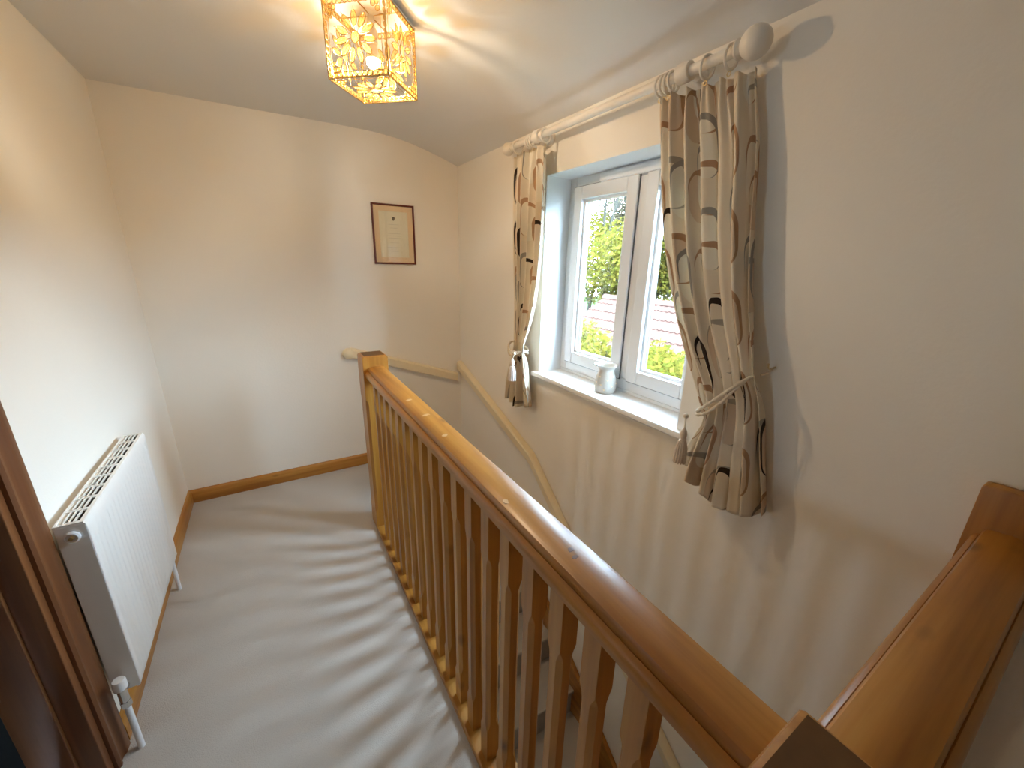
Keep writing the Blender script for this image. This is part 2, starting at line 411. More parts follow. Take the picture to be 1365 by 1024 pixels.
build('door_stop', bx(XL-0.125, XL-0.045, DY0+0.030, DY0+0.042, 0, DZ-0.03), 'door_wood', d, bev=0.002)

# ------------------------------------------------------------------ window
XF0, XF1 = 1.445, 1.51
FB = 0.915
win = thing('window_1', (XF0, (OY0+OY1)/2, FB), 'white double casement window looking out on a tiled roof', 'window', kind='structure')
FW = 0.055
def rect_frame(y0, y1, z0, z1, wd, x0, x1, lip=0.0):
    m = MB()
    for yy0, yy1, zz0, zz1 in ((y0, y0+wd, z0, z1), (y1-wd, y1, z0, z1), (y0+wd, y1-wd, z0, z0+wd), (y0+wd, y1-wd, z1-wd, z1)):
        m.box(x0, x1, yy0, yy1, zz0, zz1)
    return m
build('reveal_tint', bx(XR+0.0005, XF0+0.01, OY1-0.003, OY1, 0.90, OZ1).box(XR+0.0005, XF0+0.01, OY0, OY0+0.003, 0.90, OZ1).box(XR+0.0005, XF0+0.01, OY0+0.003, OY1-0.003, OZ1-0.003, OZ1), 'reveal_daylight', win)  # added thin skin carrying the daylight tint
build('frame', rect_frame(OY0, OY1, FB, OZ1, FW, XF0, XF1), 'white_upvc', win, bev=0.004)
YM = 1.30
build('mullion', bx(XF0, XF1, YM-0.028, YM+0.028, FB+FW, OZ1-FW), 'white_upvc', win, bev=0.004)
build('sill_upstand', bx(XF0, XF1, OY0, OY1, 0.90, FB), 'white_upvc', win, bev=0.002)
tv = build('trickle_vent', bx(XF0-0.022, XF0, 1.02, 1.56, OZ1-0.05, OZ1-0.012), 'white_plastic', win, bev=0.006)
for y0, y1 in ((YM+0.024, OY1-FW+0.006), (OY0+FW-0.006, YM-0.024)):
    z0, z1 = FB+FW-0.006, OZ1-FW+0.006
    build('gasket', rect_frame(y0-0.003, y1+0.003, z0-0.003, z1+0.003, 0.008, XF0-0.006, XF0+0.002), 'gasket', win)
    s = build('sash', rect_frame(y0, y1, z0, z1, 0.062, XF0-0.014, XF1-0.01), 'white_upvc', win, bev=0.005)
    gy0, gy1, gz0, gz1 = y0+0.062, y1-0.062, z0+0.062, z1-0.062
    build('glazing_bead', rect_frame(gy0-0.004, gy1+0.004, gz0-0.004, gz1+0.004, 0.018, XF0+0.006, XF0+0.02), 'white_upvc', s, bev=0.003)
    build('spacer_bar', rect_frame(gy0, gy1, gz0, gz1, 0.010, XF0+0.024, XF0+0.038), 'rubber_spacer', s)
    build('pane', bx(XF0+0.020, XF0+0.024, gy0-0.002, gy1+0.002, gz0-0.002, gz1+0.002), 'window_glass', s)
sp = [(1.262, 0.874), (1.256, 0.880), (1.256, 0.892), (1.262, 0.90), (1.455, 0.90), (1.455, 0.872), (1.27, 0.872)]
sill = MB()
sill.loops([[(x, OY0, z) for x, z in sp], [(x, OY1, z) for x, z in sp]])
for ya, yb in ((OY0-0.045, OY0), (OY1, OY1+0.03)):
    q = [(1.262, 0.874), (1.256, 0.880), (1.256, 0.892), (1.262, 0.90), (XR, 0.90), (XR, 0.872), (1.27, 0.872)]
    sill.loops([[(x, ya, z) for x, z in q], [(x, yb, z) for x, z in q]])
tag(build('window_sill', sill, 'sill_paint', win, smooth=40), 'painted window board with rounded nose')

# ------------------------------------------------------------------ staircase
RISE, GO = 0.19, 0.235
SX0, SX1 = 0.468, XR-0.002
st = thing('staircase', (0.88, 1.2, ZB), 'carpeted stairs turning down behind the long banister', 'staircase')
NX, NY = 0.50, 2.04
def prism(pts, z0, z1):
    return MB().loops([[(x, y, z0) for x, y in pts], [(x, y, z1) for x, y in pts]])
Y0S = 1.975
# two winders around the newel then the straight flight towards the viewer
build('tread', prism([(NX, NY-0.02), (SX1, YF-0.004), (SX1, YF-0.002), (NX, YF-0.002)], -RISE-0.19, -RISE), 'carpet', st, bev=0.012)
build('tread', prism([(NX, NY-0.02), (NX, Y0S), (SX1, Y0S), (SX1, YF-0.002)], -2*RISE-0.19, -2*RISE), 'carpet', st, bev=0.012)
tm = None
for k in range(1, 11):
    y1 = Y0S - GO*(k-1); y0 = Y0S - GO*k
    z = -(2+k)*RISE
    ob = build('tread', MB().box(SX0, SX1-0.001, y0-0.018, y1, z-0.035, z).box(SX0, SX1-0.001, y0+0.0, y1, z-RISE-0.02, z-0.03), 'carpet', st, bev=0.010)
def nz(y): return -2*RISE - (Y0S - y)/GO*RISE
for xx0, xx1, nm in ((SX1-0.026, SX1, 'wall_string'), (0.4655, 0.478, 'string')):
    ya, yb = Y0S-0.02, Y0S-GO*10.2
    off = 0.14 if nm == 'wall_string' else 0.05
    m = MB().loops([[(x, y, z) for y, z in ((ya, nz(ya)+off), (yb, nz(yb)+off), (yb, nz(yb)-0.22), (ya, nz(ya)-0.22))] for x in (xx0, xx1)])
    build(nm, m, 'pine_y', st, bev=0.003)
m = MB().loops([[(x, y, z) for y, z in ((YF-0.003, -0.22+0.14), (Y0S-0.02, nz(Y0S-0.02)+0.14), (Y0S-0.02, -0.6), (YF-0.003, -0.6))] for x in (SX1-0.026, SX1)])
build('wall_string', m, 'pine_y', st, bev=0.003)
m = MB().loops([[(x, y, z) for x, z in ((0.505, 0.06), (SX1-0.026, -0.10), (SX1-0.026, -0.5), (0.505, -0.5))] for y in (YF-0.022, YF-0.002)])
build('wall_string', m, 'pine_x', st, bev=0.003)

# ------------------------------------------------------------------ banister
ban = thing('banister', (0.43, 1.07, 0), 'orange pine banister with square newels and chamfered spindles', 'banister')
def newel(x0, x1, y0, y1, z0, z1, ch0, ch1):
    """square post, edges stop-chamfered between heights ch0 and ch1, eased top"""
    cx, cy, hx, hy = (x0+x1)/2, (y0+y1)/2, (x1-x0)/2, (y1-y0)/2
    def oct_(z, c, ins=0):
        a, b = hx-ins, hy-ins; c = max(c, 0.0008)
        return [(cx+a-c, cy+b, z), (cx-a+c, cy+b, z), (cx-a, cy+b-c, z), (cx-a, cy-b+c, z), (cx-a+c, cy-b, z), (cx+a-c, cy-b, z), (cx+a, cy-b+c, z), (cx+a, cy+b-c, z)]
    c = 0.013
    R = [oct_(z0, 0)]
    if ch1 > ch0: R += [oct_(ch0, 0), oct_(ch0+0.012, c*0.75), oct_(ch0+0.03, c), oct_(ch1-0.03, c), oct_(ch1-0.012, c*0.75), oct_(ch1, 0)]
    R += [oct_(z1-0.012, 0.001), oct_(z1-0.005, 0.003, 0.003), oct_(z1, 0.006, 0.012)]
    return MB().loops(R)
build('newel_post', newel(0.37, 0.497, 2.04, 2.167, -0.3, 1.03, 0.12, 0.80), 'pine_z', ban, smooth=25)
build('newel_cap', bx(0.383, 0.484, 2.053, 2.154, 1.0285, 1.0306), 'newel_cap', ban)  # thin cap, darker brown than the post below
build('newel_cap', bx(0.3805, 0.4865, -0.0095, 0.0965, 0.9885, 0.9906), 'newel_cap', ban)
nn = build('newel_post', newel(0.37, 0.497, -0.02, 0.107, -0.3, 0.99, 0.12, 0.80), 'pine_z', ban, smooth=25)
build('newel_post', newel(1.256, XR-0.001, -0.02, 0.107, 0.0, 1.075, 0.12, 0.80), 'pine_z', ban, smooth=25)
RP = [(-0.046, 0.908), (0.046, 0.908), (0.050, 0.914), (0.055, 0.920), (0.056, 0.932), (0.055, 0.942), (0.050, 0.950), (0.045, 0.953), (0.043, 0.9515), (0.0428, 0.956), (0.0422, 0.9635), (0.0385, 0.9695), (0.028, 0.9735), (0.0, 0.9765)]
RP = RP + [(-a, b) for a, b in reversed(RP[2:-1])]
build('handrail', MB().extr(RP, (0.436, 0.107, 0), (0.436, 2.04, 0), (1, 0, 0)), 'pine_y', ban, smooth=35)
RX = [(a, b+0.004) for a, b in RP]
build('handrail', MB().extr(RX, (0.497, 0.040, 0), (1.256, 0.040, 0), (0, 1, 0)), 'pine_x', ban, smooth=35)
build('base_rail', bx(0.368, 0.468, 0.107, 2.04, 0.0, 0.026), 'pine_y', ban, bev=0.004)
build('base_rail', bx(0.497, 1.256, -0.008, 0.092, 0.0, 0.026), 'pine_x', ban, bev=0.004)
def spindle(cx, cy, z0, z1, h=0.0205):
    def oct_(z, c, k=1.0):
        a = h*k; c = max(c, 0.0006)
        return [(cx+a-c, cy+a, z), (cx-a+c, cy+a, z), (cx-a, cy+a-c, z), (cx-a, cy-a+c, z), (cx-a+c, cy-a, z), (cx+a-c, cy-a, z), (cx+a, cy-a+c, z), (cx+a, cy+a-c, z)]
    return MB().loops([oct_(z0, 0), oct_(z0+0.125, 0), oct_(z0+0.138, 0.006), oct_(z0+0.155, 0.0105, 0.99), oct_(z1-0.155, 0.0105, 0.99), oct_(z1-0.138, 0.006), oct_(z1-0.125, 0), oct_(z1, 0)])
SPX = 0.409
sp0 = build('baluster', spindle(SPX, 0.257, 0.026, 0.910), 'pine_z', ban, origin=(SPX, 0.257, 0.026), smooth=20)
base = Vector(sp0.location)
for k in range(1, 18): copy(sp0, ban, base + Vector((0, 0.0975*k, 0)))
for k in range(7): copy(sp0, ban, base + Vector((0.590+0.098*k - SPX, 0.036-0.257, 0)))
# rubbed bare spots on the rail
for (mx_, my_, a, b, mt_) in ((0.424, 1.457, 0.013, 0.010, 'wear_mark'), (0.429, 1.273, 0.016, 0.008, 'wear_mark'), (0.423, 1.081, 0.009, 0.008, 'wear_mark'), (0.408, 0.677, 0.006, 0.009, 'wear_mark'), (0.434, 0.474, 0.006, 0.006, 'dark_mark'), (0.428, 0.455, 0.007, 0.005, 'dark_mark')):
    n = 12; ring_ = [(mx_+a*math.cos(2*PI*k/n)*(0.75+0.5*random.random()), my_+b*math.sin(2*PI*k/n)*(0.75+0.5*random.random())) for k in range(n)]
    def zt(x): return 0.9765-0.003*abs(x-0.436)/0.028
    build('scuff', MB().loops([[(x, y, zt(x)-0.002) for x, y in ring_], [(x, y, zt(x)+0.0004) for x, y in ring_]]), mt_, ban)

# ------------------------------------------------------------------ wall handrail
wh = thing('wall_handrail', (1.25, 2.3, 0.3), 'cream painted handrail fixed along the stair walls', 'handrail')
HP = [(0.004, -0.034), (0.034, -0.034), (0.043, -0.028), (0.046, -0.012), (0.044, 0.012), (0.046, 0.024), (0.040, 0.034), (0.026, 0.038), (0.004, 0.038)]
def railseg(p0, p1, side, name='rail'):
    return build(name, MB().extr(HP, p0, p1, side), 'cream_gloss', wh, smooth=40)
railseg((0.45, YF, 0.875), (1.245, YF, 0.600), (0, -1, 0))
build('end_cap', MB().lathe((0.437, YF, 0.868), [(0.001, -0.052), (0.020, -0.050), (0.034, -0.040), (0.038, -0.02), (0.038, 0.0)], 20, 'y'), 'cream_gloss', wh, smooth=40)
a1, b1, c1 = (XR, 2.87, 0.695), (XR, 1.80, 0.345), (XR, -0.35, 0.345-0.83*2.15)
HPW = HP
m = MB().loops([[Vector(p) + Vector((-a, 0, b)) for a, b in HPW] for p in (a1, b1)])
build('rail', m, 'cream_gloss', wh, smooth=40)
m = MB().loops([[Vector(p) + Vector((-a, 0, b)) for a, b in HPW] for p in (b1, c1)])
build('rail', m, 'cream_gloss', wh, smooth=40)

# ------------------------------------------------------------------ radiator
rx0, rx1, ry0, ry1, rz0, rz1 = XL+0.022, XL+0.086, 1.368, 2.03, 0.205, 0.805
rad = thing('radiator', ((rx0+rx1)/2, (ry0+ry1)/2, 0.0), 'white double-panel radiator on the left wall', 'radiator')
# front panel: pressed vertical flutes
def flute_panel(x, sgn, name):
    N = 20; ys = []; W_ = ry1-ry0-0.04
    prof = [(ry0, 0), (ry0+0.012, 0.0), (ry0+0.02, 0.0)]
    for k in range(N):
        y = ry0+0.02 + W_*k/N; dd = W_/N
        prof += [(y+dd*0.25, 0.0), (y+dd*0.42, 0.0035), (y+dd*0.75, 0.0035), (y+dd*0.92, 0.0)]
    prof += [(ry1-0.012, 0), (ry1, 0)]
    rings = []
    for z, amp, ins in ((rz0, 0, 0.006), (rz0+0.008, 0, 0), (rz0+0.035, 0, 0), (rz0+0.05, 1, 0), (rz1-0.055, 1, 0), (rz1-0.04, 0, 0), (rz1-0.006, 0, 0), (rz1, 0, 0.005)):
        rings.append([(x + sgn*(-ins + h*amp), y, z) for y, h in prof])
    m = MB(); m.loops(rings, caps=False, closed=False)
    nb = len(m.v)
    m.box(x-sgn*0.010, x-sgn*0.0055, ry0, ry1, rz0, rz1)
    return build(name, m, 'radiator_enamel', rad, smooth=50)
flute_panel(rx1, 1, 'front_panel')
build('back_panel', bx(rx0, rx0+0.010, ry0, ry1, rz0, rz1), 'radiator_enamel', rad, bev=0.003)
build('side_panel', bx(rx0+0.002, rx1-0.0012, ry0-0.001, ry0+0.004, rz0+0.004, rz1-0.002), 'radiator_enamel', rad, bev=0.001)
build('side_panel', bx(rx0+0.002, rx1-0.0012, ry1-0.004, ry1+0.001, rz0+0.01, rz1-0.002), 'radiator_enamel', rad, bev=0.001)
fins = MB()
for k in range(60):
    y = ry0+0.012 + (ry1-ry0-0.024)*k/59
    fins.box(rx0+0.014, rx1-0.014, y-0.0008, y+0.0008, rz0+0.03, rz1-0.009)
build('convector_fins', fins, 'radiator_shade', rad)['kind'] = 'stuff'
gr = build('top_grille', bx(rx0, rx0+0.006, ry0, ry1, rz1-0.006, rz1+0.003).box(rx1-0.014, rx1-0.004, ry0, ry1, rz1-0.006, rz1+0.003), 'radiator_enamel', rad, bev=0.001)
gw = (rx1-0.014) - (rx0+0.006)
for k in range(1, 4):
    x = rx0+0.006 + gw*k/4
    build('grille_bar', bx(x-0.0018, x+0.0018, ry0, ry1, rz1-0.002, rz1+0.003), 'radiator_enamel', gr)
cb0 = None
for k in range(10):
    y = ry0+0.005 + (ry1-ry0-0.010)*k/9
    if cb0 is None:
        cb0 = build('grille_bar', bx(rx0+0.005, rx1-0.013, y-0.0055, y+0.0055, rz1-0.002, rz1+0.003), 'radiator_enamel', gr); yb0 = y
    else: copy(cb0, gr, cb0.location + Vector((0, y-yb0, 0)))
xc = (rx0+rx1)/2
bl = build('bleed_plug', MB().lathe((xc, ry0-0.001, rz1-0.035), [(0.017, 0), (0.017, -0.006), (0.013, -0.009), (0.012, -0.004), (0.001, -0.004)], 20, 'y'), 'white_plastic', rad, smooth=40)
build('plug_key', MB().lathe((xc, ry0-0.005, rz1-0.035), [(0.006, 0), (0.006, -0.010), (0.001, -0.010)], 4, 'y'), 'brass', bl)
for yy, sgn in ((ry0, -1), (ry1, 1)):
    zv = rz0+0.022
    vb = MB().tube([(xc, yy, zv), (xc, yy+sgn*0.035, zv)], 0.009, 12)
    vb.tube([(xc, yy+sgn*0.034, zv-0.03), (xc, yy+sgn*0.034, zv+0.028)], 0.0115, 12)
    vb.lathe((xc, yy+sgn*0.034, zv-0.045), [(0.014, 0), (0.014, 0.02)], 6)
    v_ = build('valve', vb, 'chrome', rad, smooth=40)
    cap = [(0.013, 0.022), (0.0165, 0.026), (0.0165, 0.052), (0.014, 0.058), (0.001, 0.0585)]
    build('valve_cap', MB().lathe((xc, yy+sgn*0.034, zv), cap, 16), 'white_plastic', v_, smooth=40)
    build('pipe', MB().tube([(xc, yy+sgn*0.034, zv-0.04), (xc, yy+sgn*0.034, 0.0)], 0.0085, 12), 'white_plastic', rad, smooth=40)
for yy in (ry0+0.12, ry1-0.12): build('wall_bracket', bx(XL+0.002, rx0, yy-0.02, yy+0.02, rz0+0.06, rz1-0.06), 'radiator_enamel', rad)

# ------------------------------------------------------------------ picture
px0, px1, pz0, pz1 = 0.665, 0.952, 1.472, 1.858
pic = thing('framed_certificate', ((px0+px1)/2, YF, pz0), 'small dark red framed certificate on the far wall', 'picture')
fw_ = 0.012
fp = [(0, 0), (fw_, 0), (fw_, 0.010), (fw_*0.6, 0.017), (fw_*0.2, 0.017), (0, 0.012)]
for (p0, p1, inn) in (((px0, pz0), (px1, pz0), (0, 1)), ((px1, pz0), (px1, pz1), (-1, 0)), ((px1, pz1), (px0, pz1), (0, -1)), ((px0, pz1), (px0, pz0), (1, 0))):
    rings = []
    for q, e in ((p0, 1), (p1, -1)):
        dx, dz = (p1[0]-p0[0]), (p1[1]-p0[1]); L = math.hypot(dx, dz); dx /= L; dz /= L
        rings.append([(q[0]+inn[0]*a+dx*a*e, YF-0.002-b, q[1]+inn[1]*a+dz*a*e) for a, b in fp])
    build('frame_rail', MB().loops(rings), 'frame_red', pic, smooth=30)
build('backing', bx(px0+0.002, px1-0.002, YF-0.003, YF-0.0005, pz0+0.002, pz1-0.002), 'frame_red', pic)
MT = 0.038
mt = rect_frame(px0+0.008, px1-0.008, pz0+0.008, pz1-0.008, MT, 0, 1)
mt.v = [(p[1], YF-0.0055-0.002*p[0], p[2]) for p in mt.v]
build('mount', mt, 'mat_card', pic)
pp_ = build('paper_sheet', bx(px0+0.03, px1-0.03, YF-0.0045, YF-0.0035, pz0+0.03, pz1-0.03), 'paper', pic)
cxp = (px0+px1)/2
shield = [(0, -0.013), (0.007, -0.007), (0.010, 0.002), (0.010, 0.010), (0, 0.012), (-0.010, 0.010), (-0.010, 0.002), (-0.007, -0.007)]
build('crest', MB().loops([[(cxp+a, YF-0.0045, pz1-0.092+b) for a, b in shield], [(cxp+a, YF-0.0055, pz1-0.092+b) for a, b in shield]]), 'print_ink', pp_)
for k, (wd, zz) in enumerate(((0.075, 0.128), (0.05, 0.150), (0.09, 0.185), (0.10, 0.200), (0.085, 0.215), (0.06, 0.245), (0.095, 0.275), (0.05, 0.300))):
    build('print_line', bx(cxp-wd/2, cxp+wd/2, YF-0.0051, YF-0.0045, pz1-zz-0.0012, pz1-zz+0.0012), 'print_faint', pp_)
build('glass', bx(px0+0.006, px1-0.006, YF-0.0105, YF-0.009, pz0+0.006, pz1-0.006), 'picture_glass', pic)

# ------------------------------------------------------------------ curtain pole and rings
PX, PZ, PR = 1.21, 2.078, 0.0155
pole = thing('curtain_pole', (PX, 1.37, PZ), 'cream wooden curtain pole with ball finials above the window', 'curtain pole')
PY0, PY1 = 0.812, 2.012
build('rod', MB().tube([(PX, PY0, PZ), (PX, PY1, PZ)], PR, 16), 'pole_paint', pole, smooth=40)
for yy, sg in ((PY0, -1), (PY1, 1)):
    f = [(0.0155, 0), (0.024, sg*0.002), (0.026, sg*0.008), (0.021, sg*0.013), (0.018, sg*0.016)]
    R0 = 0.040
    f += [(max(0.001, R0*math.sin(a)), sg*(0.016+R0*0.93 - R0*math.cos(a))) for a in [0.42+(PI-0.42)*i/12 for i in range(13)]]
    if sg > 0: f = [(r*0.8, h*0.8) for r, h in f]
    build('finial', MB().lathe((PX, yy, PZ), f, 24, 'y'), 'pole_paint', pole, smooth=50)
for yy in (0.975, 1.775):
    bm_ = MB().lathe((PX, yy, PZ), [(0.017, -0.022), (0.026, -0.022), (0.028, -0.018), (0.028, 0.018), (0.026, 0.022), (0.017, 0.022)], 24, 'y')
    bm_.lathe((0, yy, PZ), [(0.012, PX+0.02), (0.012, XR-0.02), (0.022, XR-0.014), (0.030, XR-0.008), (0.030, XR)], 20, 'x')
    build('bracket', bm_, 'pole_paint', pole, smooth=40)
def ring_at(y, tilt, label, grp):
    o = thing('curtain_ring', (PX, y, PZ), label, 'curtain ring', grp)
    ax = Vector((math.sin(tilt)*0.4, 1, tilt))
    build('hoop', MB().torus((PX, y, PZ-0.0105), ax, 0.0285, 0.0042, 24, 8), 'pole_paint', o, smooth=60)
    build('eyelet', MB().torus((PX, y-0.028*0*tilt, PZ-0.0505), (1, 0, 0.0), 0.006, 0.0014, 10, 6), 'brass', o, smooth=60)
for k, y in enumerate((1.016, 1.032, 1.048, 1.064)): ring_at(y, 0.12*(k-1.5)*0.4, 'cream curtain ring, %s from the right bracket in the bunch beside it' % ('first', 'second', 'third', 'last')[k], 'rings bunched by the right bracket')
ring_at(0.898, 0.16, 'cream wooden curtain ring hanging alone between bracket and right finial', None)
ring_at(0.824, 0.10, 'cream wooden curtain ring touching the large right ball finial', None)
for y, lb in ((1.712, 'cream curtain ring on the window side of the left bracket'), (1.806, 'cream curtain ring touching the far side of the left bracket'), (1.824, 'cream curtain ring, second on the far side of the left bracket'), (1.842, 'cream curtain ring, third on the far side of the left bracket')): ring_at(y, 0.03, lb, 'rings above the left curtain')
ring_at(1.955, 0.05, 'cream wooden curtain ring next to the far left finial', None)

# ------------------------------------------------------------------ curtains
def lerp_pts(pts, z):
    pts = sorted(pts)
    if z <= pts[0][0]: return pts[0][1]
    for i in range(len(pts)-1):
        z0, y0 = pts[i]; z1, y1 = pts[i+1]
        if z <= z1:
            # monotone-ish catmull
            ym = pts[i-1][1] if i > 0 else y0; zm = pts[i-1][0] if i > 0 else z0-(z1-z0)
            yp = pts[i+2][1] if i+2 < len(pts) else y1; zp = pts[i+2][0] if i+2 < len(pts) else z1+(z1-z0)
            m0 = (y1-ym)/(z1-zm); m1 = (yp-y0)/(zp-z0); h = z1-z0; s_ = (z-z0)/h
            return ((2*s_**3-3*s_**2+1)*y0 + (s_**3-2*s_**2+s_)*h*m0 + (-2*s_**3+3*s_**2)*y1 + (s_**3-s_**2)*h*m1)
    return pts[-1][1]
def make_curtain(name, label, win_edge, far_edge, ztop, ztie_w, ztie_f, hem, nf, cloth, seed, xtie, ph0):
    """win_edge / far_edge: (fraction below top -> y) ; fraction 0 top, 0.5 tie, 1 hem"""
    rnd = random.Random(seed)
    NU, NV = 200, 90
    ph = [rnd.uniform(0, 2*PI) for _ in range(6)]
    m = MB(); uv = []
    for j in range(NV+1):
        s_ = j/NV
        for i in range(NU+1):
            t_ = i/NU
            # warp so folds are unevenly spaced
            tw = t_ + 0.050*math.sin(2*PI*t_*2+ph[0])*math.sin(PI*t_) + 0.016*math.sin(2*PI*t_*5+ph[1])*math.sin(PI*t_)
            zt = ztie_w + (ztie_f-ztie_w)*t_
            zh = lerp_pts(hem, t_)
            if s_ < 0.62: z = ztop + (zt-ztop)*(s_/0.62); q = 0.5*s_/0.62
            else: z = zt + (zh-zt)*((s_-0.62)/0.38); q = 0.5+0.5*(s_-0.62)/0.38
            yw = lerp_pts(win_edge, q); yf = lerp_pts(far_edge, q)
            y = yw + (yf-yw)*tw
            tie = math.exp(-((q-0.5)/0.075)**2)
            top = math.exp(-(q/0.05)**2)
            amp = 0.032*(1-0.62*tie)*(1-0.45*top)*(0.80+0.35*math.sin(2*PI*1.5*t_+ph[1]+1.2*q))
            if q > 0.5: amp *= 1.0 + 0.35*(q-0.5)*2
            ang = 2*PI*nf*tw + ph0 + 0.5*math.sin(q*5+ph[2])
            wv = math.sin(ang) + 0.30*math.sin(2*ang+ph[3]+1.5*q) + 0.22*math.sin(0.5*ang+ph[4]) * (1-tie)
            fine = 0.006*math.sin(2*PI*nf*2.6*tw+ph[5])*math.exp(-(q/0.09)**2)
            x = PX + 0.030*t_ + (xtie-PX)*tie - amp*(1-0.35*t_)*wv + fine
            x = min(x, XR-0.012)
            y += 0.010*math.cos(ang)*(1-tie*0.6)*(1-top)*math.sin(PI*min(1, max(0, t_)))
            zj = z + (0.006*math.sin(ang*1.0+1) * top if q < 0.2 else 0)
            m.v.append((x, y, zj)); uv.append((t_*cloth + 0.3*seed, z))
    n = NU+1
    for j in range(NV):
        for i in range(NU): m.f.append((j*n+i, j*n+i+1, (j+1)*n+i+1, (j+1)*n+i))
    m.uv = uv
    o = build(name, m, 'curtain_print', smooth=180)
    md = o.modifiers.new('cloth thickness', 'SOLIDIFY'); md.thickness = 0.0016; md.offset = 0
    return tag(o, label, 'curtain', 'tied-back window curtains')
make_curtain('curtain', 'large beige printed curtain tied back on the right of the window',
    [(0, 1.060), (0.1, 1.022), (0.2, 0.978), (0.3, 0.915), (0.4, 0.825), (0.5, 0.715), (0.6, 0.712), (0.75, 0.735), (1, 0.770)],
    [(0, 0.768), (0.12, 0.722), (0.25, 0.690), (0.38, 0.650), (0.5, 0.590), (0.62, 0.558), (0.8, 0.525), (1, 0.490)],
    2.029, 1.045, 1.20, [(0, 0.84), (0.3, 0.745), (0.55, 0.715), (1, 0.755)], 6, 1.25, 5, 1.185, 0.6)
make_curtain('curtain', 'smaller-looking beige printed curtain tied back on the far left of the window',
    [(0, 1.710), (0.15, 1.706), (0.3, 1.722), (0.42, 1.768), (0.5, 1.815), (0.58, 1.810), (1, 1.745)],
    [(0, 2.040), (0.2, 2.025), (0.4, 1.985), (0.5, 1.960), (0.6, 1.985), (0.8, 2.045), (1, 2.070)],
    2.030, 1.03, 1.06, [(0, 0.715), (0.5, 0.66), (1, 0.67)], 5, 1.2, 9, 1.19, 2.2)

# tiebacks with tassels
def tassel(mb, p, ln, r):
    x, y, z = p
    mb.lathe((x, y, z-ln), [(r*0.95, 0), (r, ln*0.10), (r*0.86, ln*0.42), (r*0.55, ln*0.62), (r*0.42, ln*0.66), (r*0.55, ln*0.72), (r*0.62, ln*0.80), (r*0.45, ln*0.90), (r*0.2, ln*0.97), (0.001, ln)], 16)
def tieback(cw, cf, x_in, x_out, hook, tp, ln, r, label, mat, droop=0.012):
    o = thing('curtain_tieback', (hook[0], hook[1], hook[2]-0.05), label, 'tieback')
    for dz in (0.0, -0.030):
        pts = []
        for k in range(41):
            a = 2*PI*k/40
            f_ = 0.5-0.5*math.cos(a)          # 0 at hook side, 1 at window side
            y = cf[1] + (cw[1]-cf[1])*f_; z = cf[2] + (cw[2]-cf[2])*f_ - droop*math.sin(a/1)**2
            xm = (x_in+x_out)/2; rad_ = (x_out-x_in)/2
            x = xm - rad_*math.sin(a)
            zz = z + dz*math.sin(PI*f_)
            pts.append((x, y, zz))
        # two twisted strands
        for ph_ in (0, PI):
            tw = []
            for i, p in enumerate(pts):
                tw.append((p[0] + 0.0034*math.cos(i*1.9+ph_), p[1], p[2] + 0.0034*math.sin(i*1.9+ph_)))
            build('cord', MB().tube(tw, 0.0040, 6), 'rope_cream', o, smooth=60)
    build('loop', MB().tube([cf, ((cf[0]+hook[0])/2+0.01, (cf[1]+hook[1])/2, (cf[2]+hook[2])/2-0.004), (hook[0]-0.01, hook[1], hook[2])], 0.003, 6), 'rope_cream', o, smooth=60)
    build('hook', MB().tube([(XR, hook[1], hook[2]+0.0), (XR-0.03, hook[1], hook[2]-0.004), (XR-0.042, hook[1], hook[2]+0.004), (XR-0.044, hook[1], hook[2]+0.016)], 0.0028, 8), 'brass', o, smooth=60)
    tm_ = MB(); tassel(tm_, tp, ln, r)
    tob = build('tassel', tm_, mat, o, smooth=40)
    build('tassel_cord', MB().tube([(cw[0], cw[1], cw[2]), ((cw[0]+tp[0])/2, (cw[1]+tp[1])/2, (cw[2]+tp[2])/2-0.004), (tp[0], tp[1], tp[2]-0.005)], 0.003, 6), 'rope_cream', o, smooth=60)
    build('knot', MB().ball((cw[0], cw[1], cw[2]-0.004), 0.009, n=10, m=6), 'rope_cream', o, smooth=60)
    fr_ = MB()
    for k in range(14):
        a = 2*PI*k/14
        fr_.tube([(tp[0]+r*0.55*math.cos(a), tp[1]+r*0.55*math.sin(a), tp[2]-ln*0.40), (tp[0]+r*0.9*math.cos(a), tp[1]+r*0.9*math.sin(a), tp[2]-ln*0.62), (tp[0]+r*1.0*math.cos(a), tp[1]+r*1.0*math.sin(a), tp[2]-ln*1.03)], [0.0022, 0.003, 0.0026], 5)
    build('fringe', fr_, mat, tob, smooth=60)
tieback((1.128, 0.732, 1.035), (1.252, 0.590, 1.190), 1.138, 1.262, (XR, 0.572, 1.215), (1.116, 0.722, 0.998), 0.125, 0.019, 'cream twisted rope tieback with tassel around the right curtain', 'tassel_cream')
tieback((1.140, 1.830, 1.020), (1.252, 1.945, 1.060), 1.145, 1.258, (XR, 1.985, 1.085), (1.130, 1.832, 0.990), 0.125, 0.021, 'pale rope tieback with white tassel around the left curtain', 'tassel_pale')

